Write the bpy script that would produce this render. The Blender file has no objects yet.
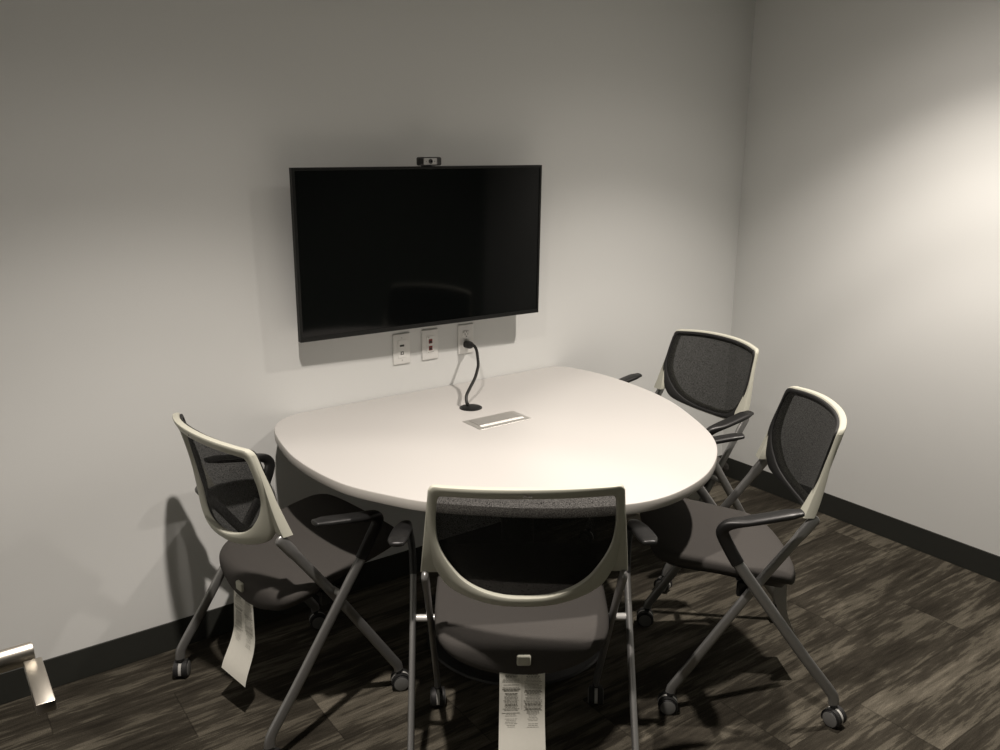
import bpy, bmesh, math, random
from mathutils import Vector, Matrix
R = math.radians
random.seed(7)
SC = bpy.context.scene
COL = SC.collection

# ------------------------------------------------------------------ materials
def new_mat(name):
    m = bpy.data.materials.new(name); m.use_nodes = True
    nt = m.node_tree; b = nt.nodes['Principled BSDF']
    return m, nt, b
def mat(name, col, rough=.5, metal=0.0, noise=0.0, scale=60.0, bump=0.0, spec=.5, coat=0.0):
    m, nt, b = new_mat(name)
    b.inputs['Base Color'].default_value = (*col, 1); b.inputs['Roughness'].default_value = rough
    b.inputs['Metallic'].default_value = metal; b.inputs['Specular IOR Level'].default_value = spec
    b.inputs['Coat Weight'].default_value = coat
    tc = nt.nodes.new('ShaderNodeTexCoord'); n = nt.nodes.new('ShaderNodeTexNoise')
    n.inputs['Scale'].default_value = scale; n.inputs['Detail'].default_value = 4
    nt.links.new(tc.outputs['Object'], n.inputs['Vector'])
    if noise:
        r = nt.nodes.new('ShaderNodeMapRange'); r.inputs['To Min'].default_value = 1-noise; r.inputs['To Max'].default_value = 1+noise
        mx = nt.nodes.new('ShaderNodeMix'); mx.data_type = 'RGBA'; mx.blend_type = 'MULTIPLY'; mx.inputs[0].default_value = 1
        nt.links.new(n.outputs['Fac'], r.inputs['Value']); mx.inputs[6].default_value = (*col, 1)
        nt.links.new(r.outputs['Result'], mx.inputs[7]); nt.links.new(mx.outputs[2], b.inputs['Base Color'])
    if bump:
        bp = nt.nodes.new('ShaderNodeBump'); bp.inputs['Strength'].default_value = bump; bp.inputs['Distance'].default_value = .002
        nt.links.new(n.outputs['Fac'], bp.inputs['Height']); nt.links.new(bp.outputs['Normal'], b.inputs['Normal'])
    return m

M = {}
M['wall'] = mat('painted_wall', (.69,.70,.685), .85, noise=.02, scale=220, bump=.06, spec=.25)
M['front'] = mat('low_bounce_paint', (.10,.115,.10), .8, noise=.02, scale=200)  # unseen walls: colour made dark and greenish to curb bounced light and reflections
M['ceiling'] = mat('ceiling_paint', (.7,.7,.66), .9, noise=.02)
M['base'] = mat('vinyl_baseboard', (.025,.026,.0225), .6, spec=.3, noise=.06, scale=40)
M['laminate'] = mat('white_laminate', (.487,.476,.458), .42, noise=.012, scale=300, spec=.35)
M['edge'] = mat('table_edge_band', (.44,.425,.395), .45, noise=.02)  # greyer than the top: weaker light on the edge put into the colour
M['shell'] = mat('off_white_plastic', (.50,.50,.425), .55, spec=.3, noise=.02, scale=120)
M['black'] = mat('black_plastic', (.009,.009,.009), .42, noise=.1, scale=200)
M['rim'] = mat('black_rim_fabric', (.011,.011,.011), .7, noise=.15, scale=500)
M['steel'] = mat('silver_painted_steel', (.275,.275,.27), .36, metal=.70, noise=.04, scale=90)
M['bolt'] = mat('bright_bolt', (.6,.6,.58), .35, metal=.25)
M['fabric'] = mat('grey_seat_fabric', (.062,.058,.054), .95, noise=.22, scale=700, bump=.35, spec=.15)
M['tread'] = mat('caster_tread', (.012,.012,.012), .6)
M['cap'] = mat('caster_cap', (.13,.13,.125), .5)
M['web'] = mat('caster_web', (.45,.45,.43), .4)
M['paper'] = mat('white_paper_tag', (.72,.71,.64), .8, noise=.04, scale=90)
M['ink'] = mat('printed_ink', (.16,.155,.13), .8)
M['tv'] = mat('tv_bezel', (.009,.0095,.009), .5, spec=.25, noise=.08)
M['screen'] = mat('tv_screen', (.0025,.003,.003), .07, spec=.22)
M['camface'] = mat('webcam_face', (.40,.40,.39), .4)
M['lens'] = mat('webcam_lens', (.004,.004,.006), .08)
M['plate'] = mat('white_wall_plate', (.74,.74,.715), .4)
M['dark'] = mat('port_dark', (.02,.018,.016), .5)
M['red'] = mat('red_jack', (.22,.02,.016), .45)
M['cord'] = mat('black_rubber_cord', (.012,.012,.011), .5)
M['alu'] = mat('brushed_aluminium', (.50,.49,.46), .42, metal=.6, noise=.06, scale=160)
M['alu_lid'] = mat('aluminium_lid', (.42,.41,.385), .4, metal=.55, noise=.05, scale=160)
M['white'] = mat('white_brush_strip', (.85,.84,.8), .5)
M['nickel'] = mat('satin_nickel', (.55,.52,.46), .33, metal=1.0, noise=.06, scale=30)
M['door'] = mat('door_wood', (.09,.085,.08), .5, noise=.2, scale=20)
M['jamb'] = mat('door_jamb_paint', (.09,.09,.085), .5)

def mesh_fabric():
    m, nt, b = new_mat('open_mesh_fabric')
    b.inputs['Base Color'].default_value = (.013,.0133,.0128,1); b.inputs['Roughness'].default_value = .9
    b.inputs['Specular IOR Level'].default_value = .2
    tr = nt.nodes.new('ShaderNodeBsdfTransparent'); mx = nt.nodes.new('ShaderNodeMixShader')
    tc = nt.nodes.new('ShaderNodeTexCoord'); n = nt.nodes.new('ShaderNodeTexNoise'); n.inputs['Scale'].default_value = 420
    n.inputs['Detail'].default_value = 1
    r = nt.nodes.new('ShaderNodeMapRange'); r.inputs['From Min'].default_value = .3; r.inputs['From Max'].default_value = .7
    r.inputs['To Min'].default_value = .80; r.inputs['To Max'].default_value = .96
    nt.links.new(tc.outputs['Object'], n.inputs['Vector']); nt.links.new(n.outputs['Fac'], r.inputs['Value'])
    nt.links.new(r.outputs['Result'], mx.inputs[0]); nt.links.new(tr.outputs[0], mx.inputs[1]); nt.links.new(b.outputs[0], mx.inputs[2])
    nt.links.new(mx.outputs[0], nt.nodes['Material Output'].inputs['Surface'])
    return m
M['mesh'] = mesh_fabric()

def carpet():
    m, nt, b = new_mat('plank_carpet')
    N = nt.nodes.new; L = nt.links.new
    def math_(op, a, bb=None, c=None):
        n = N('ShaderNodeMath'); n.operation = op
        for i, v in enumerate((a, bb, c)):
            if v is None: continue
            if isinstance(v, (int, float)): n.inputs[i].default_value = v
            else: L(v, n.inputs[i])
        return n.outputs[0]
    tc = N('ShaderNodeTexCoord'); sp = N('ShaderNodeSeparateXYZ'); L(tc.outputs['Object'], sp.inputs[0])
    x, y = sp.outputs[0], sp.outputs[1]
    yr = math_('MULTIPLY_ADD', y, 4.0, 1.24*4); row = math_('FLOOR', yr); fy = math_('FRACT', yr)
    xr = math_('ADD', math_('SUBTRACT', x, .209), math_('MULTIPLY', row, 1/3)); pk = math_('FLOOR', xr); fx = math_('FRACT', xr)
    cb = N('ShaderNodeCombineXYZ'); L(row, cb.inputs[0]); L(pk, cb.inputs[1])
    wn = N('ShaderNodeTexWhiteNoise'); wn.noise_dimensions = '3D'; L(cb.outputs[0], wn.inputs['Vector'])
    ws = N('ShaderNodeSeparateColor'); L(wn.outputs['Color'], ws.inputs[0])
    def streak(sx, sy, det, k, dist=0.0):
        v = N('ShaderNodeCombineXYZ')
        L(math_('ADD', math_('MULTIPLY', x, sx), math_('MULTIPLY', ws.outputs[0], 37.0+k)), v.inputs[0])
        L(math_('ADD', math_('MULTIPLY', y, sy), math_('MULTIPLY', ws.outputs[1], 53.0+k)), v.inputs[1])
        n = N('ShaderNodeTexNoise'); n.inputs['Scale'].default_value = 1; n.inputs['Detail'].default_value = det
        n.inputs['Roughness'].default_value = .65; n.inputs['Distortion'].default_value = dist
        L(v.outputs[0], n.inputs['Vector']); return n.outputs['Fac']
    s1 = streak(2.0, 13, 3, 0, .2); s2 = streak(5, 50, 6, 11, .12); s3 = streak(16, 130, 3, 5); s4 = streak(1.3, 5, 2, 23)
    a = math_('ADD', math_('MULTIPLY', s1, .52), math_('ADD', math_('MULTIPLY', s2, .42), math_('MULTIPLY', s3, .16)))
    a = math_('ADD', a, math_('MULTIPLY', math_('SUBTRACT', s4, .5), .25))
    a = math_('ADD', a, math_('MULTIPLY', math_('SUBTRACT', ws.outputs[2], .5), .09))
    cr = N('ShaderNodeValToRGB'); L(a, cr.inputs[0])
    e = cr.color_ramp.elements
    e[0].position = .40; e[0].color = (.020,.0175,.0135,1)
    e[1].position = .74; e[1].color = (.165,.148,.116,1)
    for ps, cl in ((.50, (.034,.030,.023,1)), (.555, (.045,.040,.031,1)), (.585, (.078,.070,.054,1)), (.64, (.098,.088,.069,1))):
        q = e.new(ps); q.color = cl
    # seams
    ed = math_('MINIMUM', math_('MULTIPLY', math_('MINIMUM', fx, math_('SUBTRACT', 1, fx)), 4.0), math_('MINIMUM', fy, math_('SUBTRACT', 1, fy)))
    mr = N('ShaderNodeMapRange'); L(ed, mr.inputs['Value']); mr.inputs['From Max'].default_value = .012; mr.inputs['To Min'].default_value = .55
    pile = N('ShaderNodeTexNoise'); pile.inputs['Scale'].default_value = 330; pile.inputs['Detail'].default_value = 2
    L(tc.outputs['Object'], pile.inputs['Vector'])
    pr = N('ShaderNodeMapRange'); L(pile.outputs['Fac'], pr.inputs['Value']); pr.inputs['From Min'].default_value = .3; pr.inputs['From Max'].default_value = .7
    pr.inputs['To Min'].default_value = .72; pr.inputs['To Max'].default_value = 1.25
    mx = N('ShaderNodeMix'); mx.data_type = 'RGBA'; mx.blend_type = 'MULTIPLY'; mx.inputs[0].default_value = 1
    L(cr.outputs[0], mx.inputs[6]); L(math_('MULTIPLY', mr.outputs[0], pr.outputs[0]), mx.inputs[7])
    L(mx.outputs[2], b.inputs['Base Color']); b.inputs['Roughness'].default_value = 1; b.inputs['Specular IOR Level'].default_value = .08
    bp = N('ShaderNodeBump'); bp.inputs['Strength'].default_value = .5; bp.inputs['Distance'].default_value = .003
    L(pile.outputs['Fac'], bp.inputs['Height']); L(bp.outputs['Normal'], b.inputs['Normal'])
    return m
M['carpet'] = carpet()

# ------------------------------------------------------------------ mesh helpers
def obj(name, bm, mats, parent=None, loc=None, rotz=0.0, smooth=40):
    me = bpy.data.meshes.new(name)
    bmesh.ops.recalc_face_normals(bm, faces=bm.faces[:])
    bm.to_mesh(me); bm.free()
    if not isinstance(mats, (list, tuple)): mats = [mats]
    for m in mats: me.materials.append(m)
    if smooth:
        for p in me.polygons: p.use_smooth = True
        me.set_sharp_from_angle(angle=R(smooth))
    o = bpy.data.objects.new(name, me); COL.objects.link(o)
    if parent: o.parent = parent
    if loc is not None: o.location = loc
    o.rotation_euler.z = rotz
    return o
def thing(name, label, cat, loc=(0,0,0), rotz=0.0, group=None):
    o = bpy.data.objects.new(name, None); COL.objects.link(o); o.location = loc; o.rotation_euler.z = rotz
    o.empty_display_size = .05
    tag(o, label, cat, group); return o
def tag(o, label, cat, group=None):
    o['label'] = label; o['category'] = cat
    if group: o['group'] = group
def struct(name, bm, m, parent=None, **k):
    o = obj(name, bm, m, parent, **k)
    if not parent: o['kind'] = 'structure'
    return o
def BM(): return bmesh.new()
def box(bm, x0, x1, y0, y1, z0, z1, bev=0.0, seg=2, mi=0):
    n0 = len(bm.faces)
    tmp = bmesh.new()
    vs = [tmp.verts.new((x, y, z)) for x in (x0, x1) for y in (y0, y1) for z in (z0, z1)]
    for f in ((0,1,3,2),(4,6,7,5),(0,4,5,1),(2,3,7,6),(0,2,6,4),(1,5,7,3)): tmp.faces.new([vs[i] for i in f])
    bmesh.ops.recalc_face_normals(tmp, faces=tmp.faces[:])
    if bev: bmesh.ops.bevel(tmp, geom=tmp.edges[:], offset=bev, segments=seg, profile=.5, affect='EDGES')
    for f in tmp.faces: f.material_index = mi
    me = bpy.data.meshes.new('tmp'); tmp.to_mesh(me); tmp.free(); bm.from_mesh(me); bpy.data.meshes.remove(me)
def loft(bm, rings, close=True, cap0=True, cap1=True, mi=0):
    vr = [[bm.verts.new(p) for p in r] for r in rings]
    n = len(vr[0])
    for a, b in zip(vr, vr[1:]):
        for i in range(n if close else n-1):
            f = bm.faces.new((a[i], a[(i+1) % n], b[(i+1) % n], b[i])); f.material_index = mi
    if cap0: bm.faces.new(vr[0][::-1]).material_index = mi
    if cap1: bm.faces.new(vr[-1]).material_index = mi
    return vr
def catmull(pts, sub, closed=False):
    pts = [Vector(p) for p in pts]; n = len(pts); out = []
    for i in range(n if closed else n-1):
        if closed: p0, p1, p2, p3 = (pts[(i+k) % n] for k in (-1, 0, 1, 2))
        else:
            p1, p2 = pts[i], pts[i+1]; p0 = pts[i-1] if i else p1*2-p2; p3 = pts[i+2] if i+2 < n else p2*2-p1
        for s in range(sub):
            t = s/sub
            out.append(.5*((2*p1)+(p2-p0)*t+(2*p0-5*p1+4*p2-p3)*t*t+(3*p1-p0-3*p2+p3)*t**3))
    if not closed: out.append(pts[-1])
    return out
def resample(pts, n, closed=False):
    P = [Vector(p) for p in pts]
    if closed: P.append(P[0])
    d = [0]
    for a, b in zip(P, P[1:]): d.append(d[-1]+(b-a).length)
    out = []; j = 0; N = n if closed else n-1
    for i in range(n):
        s = d[-1]*i/N
        while j < len(P)-2 and d[j+1] < s: j += 1
        t = (s-d[j])/max(d[j+1]-d[j], 1e-12); out.append(P[j].lerp(P[j+1], min(1, t)))
    return out
def sweep(bm, path, prof, side=Vector((1,0,0)), k=16, power=2.0, mi=0, round0=False, round1=False):
    """elliptic tube: prof(t) -> (half depth across the bend, half width along `side`)"""
    P = [Vector(p) for p in path]; n = len(P); rings = []
    d = [0]
    for a, b in zip(P, P[1:]): d.append(d[-1]+(b-a).length)
    L = d[-1]
    def ring(c, t, a, b, sc=1.0):
        e = (side-t*side.dot(t)).normalized(); u = t.cross(e).normalized(); out = []
        for i in range(k):
            th = 2*math.pi*i/k; cx, sx = math.cos(th), math.sin(th)
            px = math.copysign(abs(cx)**(2/power), cx)*a*sc; py = math.copysign(abs(sx)**(2/power), sx)*b*sc
            out.append(c+u*px+e*py)
        return out
    for i in range(n):
        t = (P[min(i+1, n-1)]-P[max(i-1, 0)]).normalized(); a, b = prof(d[i]/L)
        if i == 0 and round0:
            for q in (.15, .45, .75): rings.append(ring(P[0]-t*a*math.cos(q*math.pi/2)*.9, t, a, b, math.sin(q*math.pi/2)))
        rings.append(ring(P[i], t, a, b))
        if i == n-1 and round1:
            for q in (.75, .45, .15): rings.append(ring(P[i]+t*a*math.cos(q*math.pi/2)*.9, t, a, b, math.sin(q*math.pi/2)))
    loft(bm, rings, mi=mi)
def lathe(bm, prof, axis='z', c=(0,0,0), k=32, mi=0, closed_prof=False):
    """prof: list of (radius, along)"""
    c = Vector(c); rings = []
    for r, h in prof:
        ring = []
        for i in range(k):
            a = 2*math.pi*i/k; u, v = r*math.cos(a), r*math.sin(a)
            ring.append(c+Vector({'z': (u, v, h), 'x': (h, u, v), 'y': (u, h, v)}[axis]))
        rings.append(ring)
    loft(bm, rings, mi=mi)
def smoothstep(a, b, x):
    t = max(0, min(1, (x-a)/(b-a))); return t*t*(3-2*t)

# ------------------------------------------------------------------ room shell (x along the screen wall, y into it, z up; corner at 0,0)
CEIL = 2.60
bm = BM(); box(bm, -4.15, .12, -4.4, .12, -.08, 0); struct('floor', bm, M['carpet'], smooth=0)
bm = BM(); box(bm, -4.15, .12, 0, .12, 0, CEIL); struct('wall_back', bm, M['wall'], smooth=0)
bm = BM(); box(bm, 0, .12, -4.4, 0, 0, CEIL); struct('wall_right', bm, M['wall'], smooth=0)
bm = BM(); box(bm, -4.15, -4.03, -4.4, 0, 0, CEIL); struct('wall_left', bm, M['wall'], smooth=0)
bm = BM(); box(bm, -2.36, 0, -2.68, -2.56, 0, CEIL); box(bm, -4.03, -2.36, -2.68, -2.56, 2.16, CEIL); struct('wall_front', bm, M['front'], smooth=0)
bm = BM(); box(bm, -4.15, .12, -4.52, -4.4, 0, CEIL); struct('wall_corridor', bm, M['front'], smooth=0)
bm = BM(); box(bm, -4.15, .12, -4.4, .12, CEIL, CEIL+.08); struct('ceiling', bm, M['ceiling'], smooth=0)
def base(name, x0, x1, y0, y1):
    bm = BM(); box(bm, x0, x1, y0, y1, 0, .1025, .002, 1); struct(name, bm, M['base'], smooth=0)
base('baseboard_back', -4.03, -.0025, -.0045, 0); base('baseboard_right', -.0045, 0, -2.56, 0)

# door leaf standing open just left of the frame, with its satin lever
bm = BM(); box(bm, -3.344, -3.302, -2.55, -1.565, .008, 2.13, .002, 1)
door = struct('door_1', bm, M['door'], smooth=0)
bm = BM()
lathe(bm, [(.028,-3.302),(.028,-3.296),(.026,-3.2945),(.0128,-3.2945),(.0128,-3.2292),(.0121,-3.2272),(.0085,-3.2267),(.001,-3.2267)], 'x', (0,-1.631,1.048), 40)
lh = obj('lever_handle', bm, M['nickel'], door)
bm = BM(); box(bm, -3.2400, -3.2210, -1.745, -1.648, 1.0365, 1.0495, .0014, 2)
obj('lever_grip', bm, M['nickel'], lh)
bm = BM(); box(bm, -3.40, -3.348, -2.68, -2.56, 0, 2.16, .002, 1); struct('trim_1', bm, M['jamb'], smooth=0)

# ------------------------------------------------------------------ table
ZT = .7364
out = [(-1.125,-.004),(-1.088,-.03),(-1.062,-.10),(-1.043,-.213),(-1.042,-.33),(-1.056,-.48),(-1.085,-.61),(-1.126,-.72),(-1.214,-.896),(-1.282,-1.0),(-1.357,-1.078),
       (-1.455,-1.149),(-1.565,-1.203),(-1.69,-1.232),(-1.775,-1.234),(-1.865,-1.212),(-2.0,-1.143),(-2.14,-1.035),(-2.276,-.90),(-2.316,-.836),(-2.36,-.755),(-2.395,-.673),
       (-2.418,-.541),(-2.424,-.396),(-2.411,-.278),(-2.391,-.168),(-2.363,-.089),(-2.312,-.030),(-2.255,-.006),(-2.2,-.004)]
op = catmull([(p[0], p[1], 0) for p in out], 8)
op = resample([p for p in op], 150)
op = [Vector((p.x, min(p.y, -.003), 0)) for p in op]
# light smoothing of the curved front
for _ in range(4):
    op = [op[i] if i < 3 or i > len(op)-4 else (op[i-1]+op[i]*2+op[i+1])*.25 for i in range(len(op))]
tb = thing('meeting_table', 'white bullet-shaped meeting table pushed against the wall under the screen', 'table', (-1.735,-.6,0))
tl = Vector((-1.735,-.6,0))
def outline(off, z):
    n = len(op); r = []
    for i, p in enumerate(op):
        t = (op[(i+1) % n]-op[i-1]).normalized(); nn = Vector((t.y, -t.x, 0))
        q = p-nn*off if False else p+nn*off; r.append(Vector((q.x, min(q.y, -.003-abs(off) if abs(off) > 0 else -.003), z))-tl)
    return r
# find the inward sign
area = sum(op[i-1].x*op[i].y-op[i].x*op[i-1].y for i in range(len(op)))
SG = -1 if area > 0 else 1
bm = BM()
loft(bm, [outline(SG*.0012, ZT-.0008), outline(SG*.002, ZT)], cap0=True, cap1=True)
obj('tabletop', bm, M['laminate'], tb, smooth=0)
bm = BM()
loft(bm, [outline(SG*.004, ZT-.030), outline(SG*.001, ZT-.0285), outline(0, ZT-.026), outline(0, ZT-.003), outline(SG*.0009, ZT-.0009)])
obj('edge_band', bm, M['edge'], tb, smooth=30)
bm = BM(); lathe(bm, [(.04,.012),(.055,.02),(.055,.69),(.16,.70),(.16,.7058)], 'z', (0,.02,0), 40)
obj('pedestal', bm, M['black'], tb)
bm = BM(); lathe(bm, [(.30,0),(.31,.004),(.305,.010),(.20,.020),(.06,.028)], 'z', (0,.02,0), 64)
obj('base_plate', bm, M['black'], tb)

# grommet and pop-up power box set into the top
gr = thing('cable_grommet', 'round black cable grommet set in the table at the foot of the cord', 'grommet', (-1.7285,-.293,ZT))
bm = BM(); lathe(bm, [(.031,.0003),(.0395,.0003),(.0395,.0022),(.0375,.0034),(.0335,.0036),(.033,.0028),(.004,.0028)], 'z', (0,0,0), 48)
obj('flange', bm, M['black'], gr)
bm = BM(); lathe(bm, [(.0328,.0029),(.0325,.0042),(.030,.0046),(.0005,.0046)], 'z', (0,0,0), 48)
obj('cap', bm, M['tv'], gr)
pb = thing('table_power_box', 'silver rectangular pop-up power box set flush in the white table', 'power box', (-1.7325,-.459,ZT))
bm = BM(); box(bm, -.104,.104,-.0535,.0535,.0002,.0015,.0006,1)
obj('frame', bm, M['alu'], pb, smooth=0)
bm = BM(); box(bm, -.085,.085,-.020,.044,.0016,.0028,.0006,1)
obj('lid', bm, M['alu_lid'], pb, smooth=0)
bm = BM(); box(bm, -.087,.087,-.034,-.0225,.0016,.0030,.0008,1)
obj('brush_strip', bm, M['white'], pb, smooth=0)
bm = BM(); box(bm, -.087,.087,.0455,.0475,.0016,.0022)
obj('hinge_gap', bm, M['alu'], pb, smooth=0)

# ------------------------------------------------------------------ screen, webcam
TX0, TX1, TZ0, TZ1, TY = -2.2507, -1.2845, 0.9999, 1.5549, -.10
tv = thing('television', 'large black flat television mounted on the wall above the table', 'television', ((TX0+TX1)/2, 0, (TZ0+TZ1)/2), R(-1.3))
tv.rotation_euler.x = R(1.0)
w2, h2 = (TX1-TX0)/2, (TZ1-TZ0)/2
def rect_ring(bm, w, h, y, b):      # hollow frame
    pass
bm = BM()
B = .009
def frame_loop(w, h, y): return [Vector((-w,y,-h)), Vector((w,y,-h)), Vector((w,y,h)), Vector((-w,y,h))]
loft(bm, [frame_loop(w2-B, h2-B, TY+.003), frame_loop(w2-B, h2-B, TY), frame_loop(w2-.0012, h2-.0012, TY), frame_loop(w2, h2, TY+.0012), frame_loop(w2, h2, TY+.022), frame_loop(w2-.006, h2-.006, TY+.024)], cap0=False, cap1=True)
box(bm, -w2+B, w2-B, TY+.0005, TY+.004, -h2+.0085, -h2+.0145)
obj('bezel', bm, M['tv'], tv, smooth=0)
bm = BM(); box(bm, -w2+B-.0005, w2-B+.0005, TY+.003, TY+.006, -h2+B-.0005, h2-B+.0005)
obj('screen', bm, M['screen'], tv, smooth=0)
bm = BM(); box(bm, -w2+.03, w2-.03, TY+.024, TY+.038, -h2+.03, h2-.06, .006, 2); box(bm, -w2+.10, w2-.10, TY+.038, TY+.060, -h2+.05, h2-.16, .006, 2)
obj('back_cover', bm, M['tv'], tv)
bm = BM(); box(bm, -.22,.22,-.005,-.001,-.10,.10,.001,1); box(bm, -.16,-.12,-.041,-.005,-.16,.14,.002,1); box(bm, .12,.16,-.041,-.005,-.16,.14,.002,1)
wb = obj('wall_bracket', bm, M['black'], tv, rotz=R(1.3), smooth=0); wb.rotation_euler.x = R(-1.0)

wc = thing('webcam', 'small black webcam with a silver face perched on top of the television', 'webcam', (-1.7610,-.0935,TZ1-.0006))
bm = BM(); box(bm, -.044,.044,-.014,.012,.0012,.0295,.006,3)
obj('body', bm, M['black'], wc)
bm = BM(); box(bm, -.029,.023,-.0160,-.0135,.0045,.0265,.0035,3)
fp = obj('face_plate', bm, M['camface'], wc)
bm = BM(); lathe(bm, [(.0075,-.0158),(.0078,-.0180),(.0066,-.0187),(.0052,-.0175),(.0004,-.0171)], 'y', (-.003,0,.0155), 32)
obj('lens', bm, M['lens'], fp)
for sx in (-.0195, .0135):
    bm = BM(); lathe(bm, [(.0014,-.0158),(.0014,-.0164),(.0002,-.0164)], 'y', (sx,0,.0155), 12)
    obj('microphone_hole', bm, M['dark'], fp)
bm = BM(); box(bm, -.022,.022,-.008,.020,.0004,.0014,.0004,1); box(bm, -.020,.020,.0145,.020,-.03,.0010,.001,1)
obj('mounting_clip', bm, M['black'], wc)

# ------------------------------------------------------------------ wall plates
def plate(name, label, x, z):
    t = thing(name, label, 'wall plate', (x, 0, z), 0, 'white wall plates under the television')
    bm = BM(); box(bm, -.035,.035,-.0062,0,-.057,.057,.0030,3)
    obj('faceplate', bm, M['plate'], t)
    return t
def screws(t, zs):
    for z in zs:
        bm = BM(); lathe(bm, [(.0032,-.006),(.0032,-.0072),(.0003,-.0076)], 'y', (0,0,z), 14); box(bm, -.0004,.0004,-.0079,-.0074,z-.0026,z+.0026, mi=1)
        obj('screw', bm, [M['plate'], M['dark']], t)
p1 = plate('wall_plate', 'leftmost of the three wall plates, with one black video port and one small square port', -1.8373, .9073)
screws(p1, (.0415, -.0415))
bm = BM(); box(bm, -.0165,.0165,-.0078,-.006,-.0335,.0335,.0008,1); ins = obj('insert', bm, M['plate'], p1)
bm = BM(); box(bm, -.0090,.0090,-.0083,-.0076,.0085,.0160,.0004,1); obj('video_port', bm, M['dark'], ins)
bm = BM(); box(bm, -.0062,.0062,-.0083,-.0076,-.0215,-.0095,.0004,1); box(bm, -.0028,.0028,-.0086,-.0083,-.0190,-.0125, mi=1); obj('data_port', bm, [M['dark'], M['plate']], ins)
p2 = plate('wall_plate', 'middle wall plate with two red network jacks', -1.7168, .908)
bm = BM(); box(bm, -.0165,.0165,-.0078,-.006,-.0335,.0335,.0008,1); ins = obj('insert', bm, M['plate'], p2)
for z in (.0125, -.0135):
    bm = BM(); box(bm, -.0078,.0078,-.0088,-.0076,z-.0085,z+.0085,.0006,1); j = obj('network_jack', bm, M['red'], ins)
    bm = BM(); box(bm, -.0050,.0050,-.0092,-.0087,z-.0060,z+.0020); obj('socket_opening', bm, M['dark'], j, smooth=0)
for q in ((-.0125,.0125,-.0292,-.0278), (-.0125,-.004,.0275,.0288)):
    bm = BM(); box(bm, q[0], q[1], -.0081, -.0077, q[2], q[3]); obj('label_strip', bm, M['ink'], ins, smooth=0)
p3 = plate('wall_outlet', 'rightmost wall plate, a power outlet with the black cord plugged in', -1.5579, .9087)
p3['category'] = 'power outlet'
screws(p3, (0.0,))
for z in (.0195, -.0195):
    bm = BM(); ring = []
    for y, s in ((-.006,1.0),(-.0082,1.0),(-.0088,.95)):
        ring.append([Vector((max(-.0168, min(.0168, .0172*s*math.cos(a)*1.06)), y, z+max(-.0138, min(.0138, .0172*s*math.sin(a))))) for a in [2*math.pi*i/40 for i in range(40)]])
    loft(bm, ring); s_ = obj('socket', bm, M['plate'], p3)
    bm = BM(); box(bm, -.0074,-.0052,-.0091,-.0086,z-.0055+.001,z+.0035+.001); box(bm, .0052,.0072,-.0091,-.0086,z-.0045+.001,z+.0030+.001)
    lathe(bm, [(.0026,-.0086),(.0026,-.0091),(.0003,-.0091)], 'y', (0,0,z-.009), 12) if z > 0 else None
    lathe(bm, [(.0024,-.0086),(.0024,-.0091),(.0003,-.0091)], 'y', (0,0,z+.0085), 12)
    obj('slot', bm, M['dark'], s_, smooth=0)

# cord from the outlet to the grommet
cd = thing('power_cord', 'black power cord curving from the wall outlet down to the table grommet', 'power cord', (-1.5579,0,.8892))
o = Vector((-1.5579,0,.8892))
bm = BM()
sweep(bm, [(0,-.0093,0),(0,-.020,0),(0,-.030,0),(.0005,-.036,0),(.002,-.043,.001),(.003,-.052,.002)], lambda t: (.0135-.0075*smoothstep(.55,1,t), .0155-.0095*smoothstep(.5,1,t)), power=2.8)
obj('plug', bm, M['cord'], cd)
bm = BM()
cp = [(-1.5555,-.050,.891),(-1.556,-.062,.8895),(-1.5625,-.085,.878),(-1.574,-.108,.861),(-1.588,-.132,.846),(-1.604,-.154,.835),(-1.648,-.2,.812),(-1.693,-.235,.790),(-1.7255,-.262,.774),(-1.734,-.275,.755),(-1.7295,-.280,.7408)]
sweep(bm, [p-o for p in catmull(cp, 8)], lambda t: (.0056,.0056), k=12)
obj('cord', bm, M['cord'], cd)

# ------------------------------------------------------------------ chair (x right, y forward, z up)
def edge_x(z): return .2235+(.875-z)*(.250-.2235)/(.875-.63)
def ysurf(x, z):
    yc = -.199-.172*(z-.57)
    k = .080-.022*max(-.2, min(1.05, (z-.635)/.24))
    return yc+k*min(1.15, abs(x)/.235)**2.2
OUT = [(0,.8925),(.07,.8915),(.14,.8880),(.190,.8835),(.2105,.8812),(.2208,.873),(.2245,.858),(.2275,.82),(.2325,.775),(.2345,.735),(.2300,.700),(.2215,.664),(.208,.634),(.188,.606),(.155,.5895),(.108,.578),(.06,.5715),(0,.5695)]
INN = [(0,.8655),(.07,.8645),(.14,.8610),(.188,.8565),(.199,.8525),(.2035,.842),(.2050,.832),(.2075,.805),(.209,.770),(.2065,.735),(.1995,.708),(.188,.684),(.172,.661),(.150,.637),(.120,.6185),(.085,.6065),(.045,.5995),(0,.598)]
def full(half):
    h = [Vector((x, 0, z)) for x, z in half]
    c = catmull(h, 5)
    return c[:-1]+[Vector((-p.x, 0, p.z)) for p in c[:0:-1]]
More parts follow.
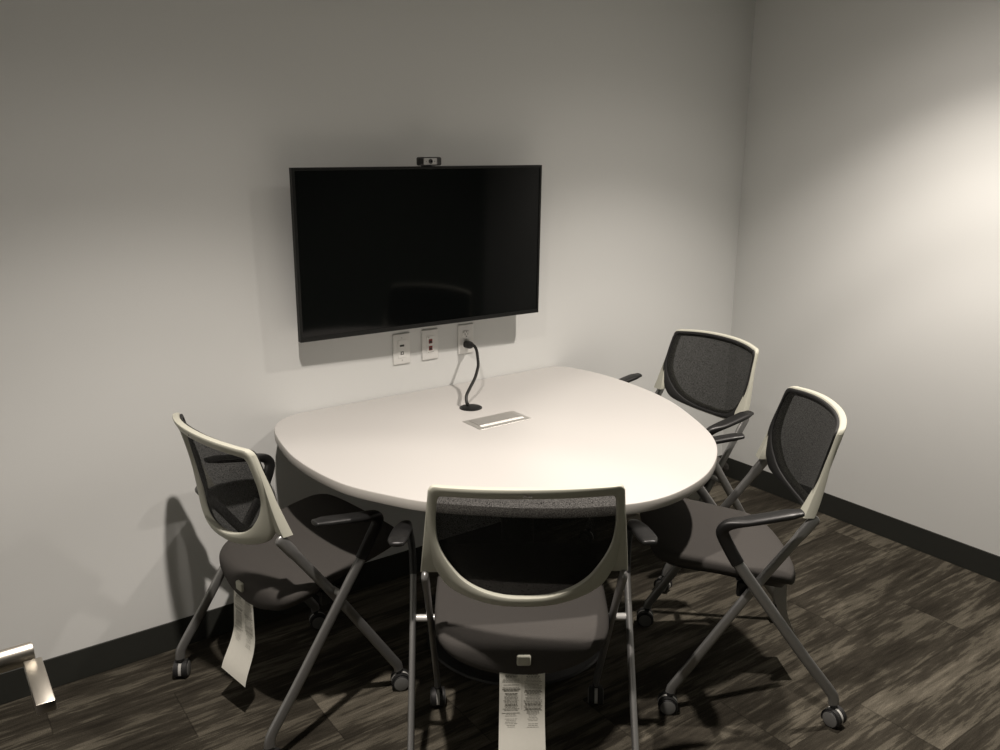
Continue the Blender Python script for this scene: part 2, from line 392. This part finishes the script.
def ring_shape(bm, outer, inner, front, back, tilt=0.0):
    """closed band between two outlines on the curved back surface; front/back are offsets along y"""
    prof = [(0,.30),(.03,.10),(.10,.0),(.5,-.04),(.90,.0),(.97,.10),(1,.30),(1,.70),(.97,.90),(.88,1.0),(.5,1.06),(.12,1.0),(.03,.90),(0,.70)]
    rings = []
    for po, pi in zip(outer, inner):
        r = []; nz = (po-pi).normalized().z if tilt else 0
        for s, dd in prof:
            x = po.x+(pi.x-po.x)*s; z = po.z+(pi.z-po.z)*s
            r.append(Vector((x, ysurf(x, z)+front+(back-front)*dd*(1+tilt*nz*(1-2*s)), z)))
        rings.append(r)
    rings.append(rings[0])
    loft(bm, rings, cap0=False, cap1=False)
    bmesh.ops.remove_doubles(bm, verts=bm.verts[:], dist=1e-6)
def shrink(outline, d):
    n = len(outline); r = []
    for i in range(n):
        t = (outline[(i+1) % n]-outline[i-1]).normalized(); nn = Vector((t.z, 0, -t.x))
        if nn.dot(Vector((0,0,.73))-outline[i]) < 0: nn = -nn
        r.append(outline[i]+nn*d)
    return r
FO, FI = full(OUT), full(INN)

def leg_path(pts, n=40): return resample(catmull(pts, 10), n)
def caster_parts():
    """one caster: hood with stem, plus two wheels; axle along x, swivel axis at origin, floor at z=0"""
    h = BM()
    # hood: half shell over the wheels, centre web
    for sx in (-1, 1):
        rings = []
        for a in [R(-28+i*12) for i in range(20)]:
            c_, s_ = math.cos(a), math.sin(a)
            rings.append([Vector((sx*.0045, .005-.0275*c_, .027+.0275*s_)), Vector((sx*.0195, .005-.0275*c_, .027+.0275*s_)), Vector((sx*.0195, .005-.0292*c_, .027+.0292*s_)), Vector((sx*.0045, .005-.0292*c_, .027+.0292*s_))])
        loft(h, rings)
    n0 = len(h.faces)
    rings = []
    for a in [R(-20+i*12) for i in range(19)]:
        c_, s_ = math.cos(a), math.sin(a)
        rings.append([Vector((-.0052, .005-.006*c_, .027+.006*s_)), Vector((.0052, .005-.006*c_, .027+.006*s_)), Vector((.0052, .005-.0285*c_, .027+.0285*s_)), Vector((-.0052, .005-.0285*c_, .027+.0285*s_))])
    loft(h, rings, mi=1)
    lathe(h, [(.0085,.046),(.0085,.058),(.0105,.060),(.0105,.066)], 'z', (0,0,0), 20)
    w = BM()
    lathe(w, [(.003,.0058),(.0235,.0058),(.026,.0075),(.026,.0185),(.0242,.0208),(.0232,.0212)], 'x', (0,0,0), 36, mi=0)
    lathe(w, [(.0225,.0206),(.0222,.0219),(.0205,.0226),(.0002,.0230)], 'x', (0,0,0), 36, mi=1)
    return h, w

def make_chair(label, pose, axle):
    t = thing('conference_chair', label, 'chair', (pose[0], pose[1], 0), R(pose[2]-90), 'mesh-back conference chairs around the table')
    # seat ------------------------------------------------------------
    half = [(0,-.164),(.06,-.163),(.115,-.158),(.172,-.145),(.209,-.115),(.224,-.065),(.227,.01),(.226,.10),(.224,.18),(.215,.235),(.190,.262),(.12,.272),(0,.274)]
    hl = catmull([Vector((x, y, 0)) for x, y in half], 5)
    ol = hl[:-1]+[Vector((-p.x, p.y, 0)) for p in hl[:0:-1]]
    def zt(x, y): return .474+.145*y-.016*smoothstep(-.08,-.18,y)-.012*smoothstep(.2,.29,y)-.016*(x/.22)**2*smoothstep(.15,-.12,y)
    def zb(x, y): return .474+.145*y-.006*(x/.22)**2*smoothstep(.15,-.12,y)-(.040+.056*(1-min(1, abs(x)/.225)**2)*(1-smoothstep(-.14,.10,y))+.012*(1-min(1, abs(x)/.225)**2))
    def scaled(s, f, dz=0):
        r = []
        for p in ol:
            q = Vector((p.x*s, .05+(p.y-.05)*s, 0)); 
            r.append(Vector((q.x, q.y, f(q.x, q.y)+dz)))
        return r
    def mixed(k, s):
        return [Vector((p.x*s, .05+(p.y-.05)*s, zt(p.x,p.y)*(1-k)+zb(p.x,p.y)*k)) for p in ol]
    bm = BM()
    rings = [[Vector((p.x*.02, .05+(p.y-.05)*.02, zt(0,.05))) for p in ol]]
    for s in (.25,.5,.72,.86,.93): rings.append(scaled(s, zt))
    rings += [mixed(.05,.965), mixed(.15,.985), mixed(.32,.998), mixed(.55,1.0), mixed(.78,.992), mixed(.93,.972), mixed(1.0,.93)]
    loft(bm, rings, cap0=True, cap1=False)
    rings2 = [mixed(1.0,.93), scaled(.7, zb), scaled(.3, zb)]
    loft(bm, rings2, cap0=False, cap1=True); bmesh.ops.remove_doubles(bm, verts=bm.verts[:], dist=1e-5)
    seat = obj('seat', bm, M['fabric'], t, smooth=60)
    bm = BM(); loft(bm, [scaled(.90, zb, .003), scaled(.86, zb, -.012), scaled(.70, zb, -.020)])
    obj('seat_pan', bm, M['black'], seat)
    yb = -.173
    bm = BM(); box(bm, -.0175,.0175,-.172,-.150,.384,.411,.0045,3)
    obj('latch_button', bm, M['shell'], seat)
    # hanging law tag
    bm = BM(); rows = []
    def tag_pt(u, v):      # u across -1..1, v down 0..1
        return Vector((-.003+.0565*u+.004*v*v*u, -.158-.012*v-.040*smoothstep(.45,1.0,v)*v+.006*u*v, .372-.255*v+.010*u*v*v*-.6))
    NV = 16
    for dy in (0, .0006):
        rows.append([[tag_pt(u/3-1, v/NV)+Vector((0,dy,0)) for u in range(7)] for v in range(NV+1)])
    vf = [[[bm.verts.new(p) for p in r] for r in g] for g in rows]
    for g in vf:
        for a, b in zip(g, g[1:]):
            for i in range(6): bm.faces.new((a[i], a[i+1], b[i+1], b[i]))
    for i in range(NV):
        bm.faces.new((vf[0][i][0], vf[1][i][0], vf[1][i+1][0], vf[0][i+1][0])); bm.faces.new((vf[0][i][6], vf[0][i+1][6], vf[1][i+1][6], vf[1][i][6]))
    tg = obj('care_tag', bm, M['paper'], seat, smooth=60)
    bm = BM(); rnd = random.Random(3)
    def dash(u0, u1, v0, v1):
        seg = max(1, int((u1-u0)/.2)); 
        for q in range(seg):
            a = u0+(u1-u0)*q/seg; b = u0+(u1-u0)*(q+1)/seg
            bm.faces.new([bm.verts.new(tag_pt(uu, vv)-Vector((0,.0007,0))) for uu, vv in ((a,v0),(b,v0),(b,v1),(a,v1))])
    for col0, col1 in ((-.88,-.08),(.06,.90)):
        v = .075
        while v < .64:
            wl = rnd.uniform(.55,1.0)*(col1-col0); mid = (col0+col1)/2; bold = (rnd.random() < .3 or v < .10) and v < .45
            if v > .50: wl *= .7
            u = mid-wl/2
            while u < mid+wl/2-.02:
                ww = min(rnd.uniform(.05,.17), mid+wl/2-u); dash(u, u+ww, v, v+(.0085 if bold else .005 if v < .5 else .003)); u += ww+.022
            v += .0155 if rnd.random() < .86 else .03
    dash(-.015,-.008,.06,.46)
    obj('printed_text', bm, M['ink'], tg, smooth=0)
    # backrest --------------------------------------------------------
    bm = BM(); ring_shape(bm, FO, FI, .001, -.0165, .16)
    # side wings running down to the leg sockets
    for sx in (-1, 1):
        rings = []
        for i in range(15):
            z = .868-(.868-.632)*i/14; k = i/14
            xo = edge_x(z); xi = min(xo-.012, (.208 if z < .66 else .212+.01*smoothstep(.66,.72,z)))
            xi = min(xi, xo-.010); yf = ysurf(xo, z)-.0035-.0015*k; yk = ysurf(xo, z)-.0150-.021*smoothstep(.1,1,k)
            r_ = .004
            rings.append([Vector((sx*a, b, z)) for a, b in ((xi,yk+.001),(xi,yf),(xo-r_,yf),(xo-.001,yf-.001),(xo,yf-r_),(xo,yk+r_),(xo-.001,yk+.001),(xo-r_,yk))])
        loft(bm, rings)
    bk = obj('backrest', bm, M['shell'], t, smooth=45)
    bm = BM(); ring_shape(bm, shrink(FO, .0060), shrink(FI, -.011), .0085, .0)
    obj('mesh_rim', bm, M['rim'], bk, smooth=45)
    bm = BM()
    cen = Vector((0,0,.735)); rr = []
    for off in (.0045, .0030):
        g = []
        for s in (1.09,.88,.66,.45,.24,.06):
            g.append([Vector(((p.x)*s, ysurf(p.x*s, cen.z+(p.z-cen.z)*s)+off, cen.z+(p.z-cen.z)*s)) for p in FI])
        rr.append(g)
    loft(bm, rr[0], cap0=False, cap1=True)
    obj('mesh_panel', bm, M['mesh'], bk, smooth=60)
    bm = BM()
    for (a, b, z0, z1) in ((-.0105,-.0020,.8725,.8815),(.0010,.0048,.8725,.8790),(.0056,.0095,.8725,.8790)):
        y = ysurf(0,.877)-.0178; box(bm, a, b, y, y+.002, z0, z1)
    for (a, b, z0, z1) in ((-.0088,-.0040,.876,.8802),): 
        y = ysurf(0,.877)-.0184; box(bm, a, b, y, y+.002, z0, z1, mi=1)
    obj('embossed_mark', bm, [M['alu'], M['ink']], bk, smooth=0)
    # legs, arms ------------------------------------------------------
    for sx in (-1, 1):
        X = Vector((sx,0,0))
        # from the socket under the back down to the front caster
        p = [(sx*.2390,-.155,.6215),(sx*.2385,-.11,.5575),(sx*.2385,0,.4005),(sx*.238,.12,.216),(sx*.2375,.190,.108),(sx*.2372,.206,.084),(sx*.237,.210,.066)]
        bm = BM(); sweep(bm, leg_path(p), lambda u: (.0165-.0025*smoothstep(.08,.11,u)+.001*smoothstep(.5,.9,u), .0095-.001*smoothstep(.08,.11,u)), side=X, k=18, power=2.4, round0=True)
        obj('leg', bm, M['steel'], t)
        # rear caster up to the armrest
        p = [(sx*.280,-.2525,.066),(sx*.280,-.250,.084),(sx*.2802,-.238,.108),(sx*.282,-.15,.224),(sx*.285,0,.432),(sx*.2872,.066,.524)]
        bm = BM(); sweep(bm, leg_path(p), lambda u: (.0155, .0085), side=X, k=18, power=2.6)
        obj('leg', bm, M['steel'], t)
        p = [(sx*.287,.058,.513),(sx*.2885,.074,.540),(sx*.291,.089,.567),(sx*.295,.103,.594),(sx*.300,.110,.614),(sx*.304,.103,.631),(sx*.307,.084,.641),(sx*.310,.050,.649),(sx*.312,0,.659),(sx*.3125,-.055,.670),(sx*.311,-.093,.6762)]
        def ap(u):
            k = smoothstep(.30,.62,u); e = smoothstep(.90,1.0,u)
            return (.0180-.008*smoothstep(.30,.60,u)-.003*e, .0095+.0155*k-.0065*e)
        bm = BM(); sweep(bm, resample(catmull(p, 8), 60), ap, side=X, k=20, power=2.7, round1=True)
        obj('armrest', bm, M['black'], t)
        bm = BM(); lathe(bm, [(.004,.226*1),(.0095,.2265),(.0095,.2765),(.004,.277)], 'x', (0,0,.4165), 20)
        if sx < 0: bmesh.ops.scale(bm, vec=(-1,1,1), verts=bm.verts[:])
        obj('pivot_bolt', bm, M['bolt'], t)
        for key, px, py in (('R', .280, -.2525), ('F', .237, .2105)):
            az = axle.get((key, sx), 20.0)
            h, w = caster_parts()
            cs = obj('caster', h, [M['tread'], M['web']], t, (sx*px, py, 0), R(az-(pose[2]-90)))
            wl = obj('wheel', w, [M['tread'], M['cap']], cs, (0,.005,.0262))
            w2_ = wl.copy(); COL.objects.link(w2_); w2_.parent = cs; w2_.location = (0,.005,.0262); w2_.rotation_euler.z = math.pi
    bm = BM(); sweep(bm, [(-.226,.0,.385),(-.1,.0,.378),(.1,.0,.378),(.226,.0,.385)], lambda u: (.013,.013), side=Vector((0,1,0)), k=14)
    for sx in (-1,1): box(bm, sx*.216-.008, sx*.216+.008, -.035,.035,.374,.418,.004,2)
    obj('seat_support', bm, M['black'], t)
    return t

make_chair('chair at the left end of the table, its white tag curling below the seat', (-2.458,-.414,8.13),
           {('F',1): -112, ('F',-1): -105, ('R',-1): -30, ('R',1): -60})
make_chair('chair in the foreground with its back to us, covering the front edge of the table', (-2.083,-1.062,55.5),
           {('F',1): 140, ('F',-1): 150, ('R',-1): 30, ('R',1): 60})
make_chair('chair in the far corner between the table and the right wall, tucked behind another chair', (-.884,-.453,175.7),
           {('R',-1): -150})
make_chair('chair at the right of the table with its whole side and grey seat in view', (-1.308,-1.118,143.1),
           {('R',-1): -178, ('F',-1): 46, ('F',1): 45, ('R',1): -120})

# ------------------------------------------------------------------ light
def spot(name, loc, tgt, energy, size, blend, rad, col):
    l = bpy.data.lights.new(name, 'SPOT'); l.energy = energy; l.spot_size = R(size); l.spot_blend = blend; l.shadow_soft_size = rad; l.color = col
    o = bpy.data.objects.new(name, l); COL.objects.link(o); o.location = loc
    d = Vector(tgt)-Vector(loc); o.rotation_euler = d.to_track_quat('-Z', 'Y').to_euler(); return o
WARM = (1.0,.908,.825)
LAMPS = ((-2.76,-1.36), (-.85,-1.30))
for lx, ly in LAMPS:
    for watts, cone, soft in ((48, 70, .3), (37, 86, .35), (86, 104, .5), (20, 130, .6), (7, 170, .6)):
        spot('downlight', (lx, ly, CEIL-.03), (lx, ly, 0), watts*1.20, cone, soft, .032, WARM)
w = bpy.data.worlds.new('World'); SC.world = w; w.use_nodes = True
w.node_tree.nodes['Background'].inputs[0].default_value = (.9,1.0,.85,1); w.node_tree.nodes['Background'].inputs[1].default_value = .004

# ------------------------------------------------------------------ camera
cam = bpy.data.cameras.new('Camera'); co = bpy.data.objects.new('Camera', cam); COL.objects.link(co)
f_px = 846.716; cam.sensor_width = 36; cam.sensor_fit = 'HORIZONTAL'; cam.lens = f_px/1000*36; cam.clip_start = .02
yaw, pitch, roll = .62096, .26296, .00276
cy, sy, cp_, sp_ = math.cos(yaw), math.sin(yaw), math.cos(pitch), math.sin(pitch)
fw = Vector((sy*cp_, cy*cp_, -sp_)); rt = Vector((cy, -sy, 0)); up = rt.cross(fw)
r2 = rt*math.cos(roll)+up*math.sin(roll); u2 = up*math.cos(roll)-rt*math.sin(roll)
co.matrix_world = Matrix(((r2.x,u2.x,-fw.x,-3.291),(r2.y,u2.y,-fw.y,-2.652),(r2.z,u2.z,-fw.z,1.617),(0,0,0,1)))
SC.camera = co
vs = SC.view_settings; SC.display_settings.display_device = 'sRGB'; vs.view_transform = 'Standard'; vs.look = 'None'; vs.gamma = 1; vs.use_curve_mapping = False
vs.exposure = 0.0
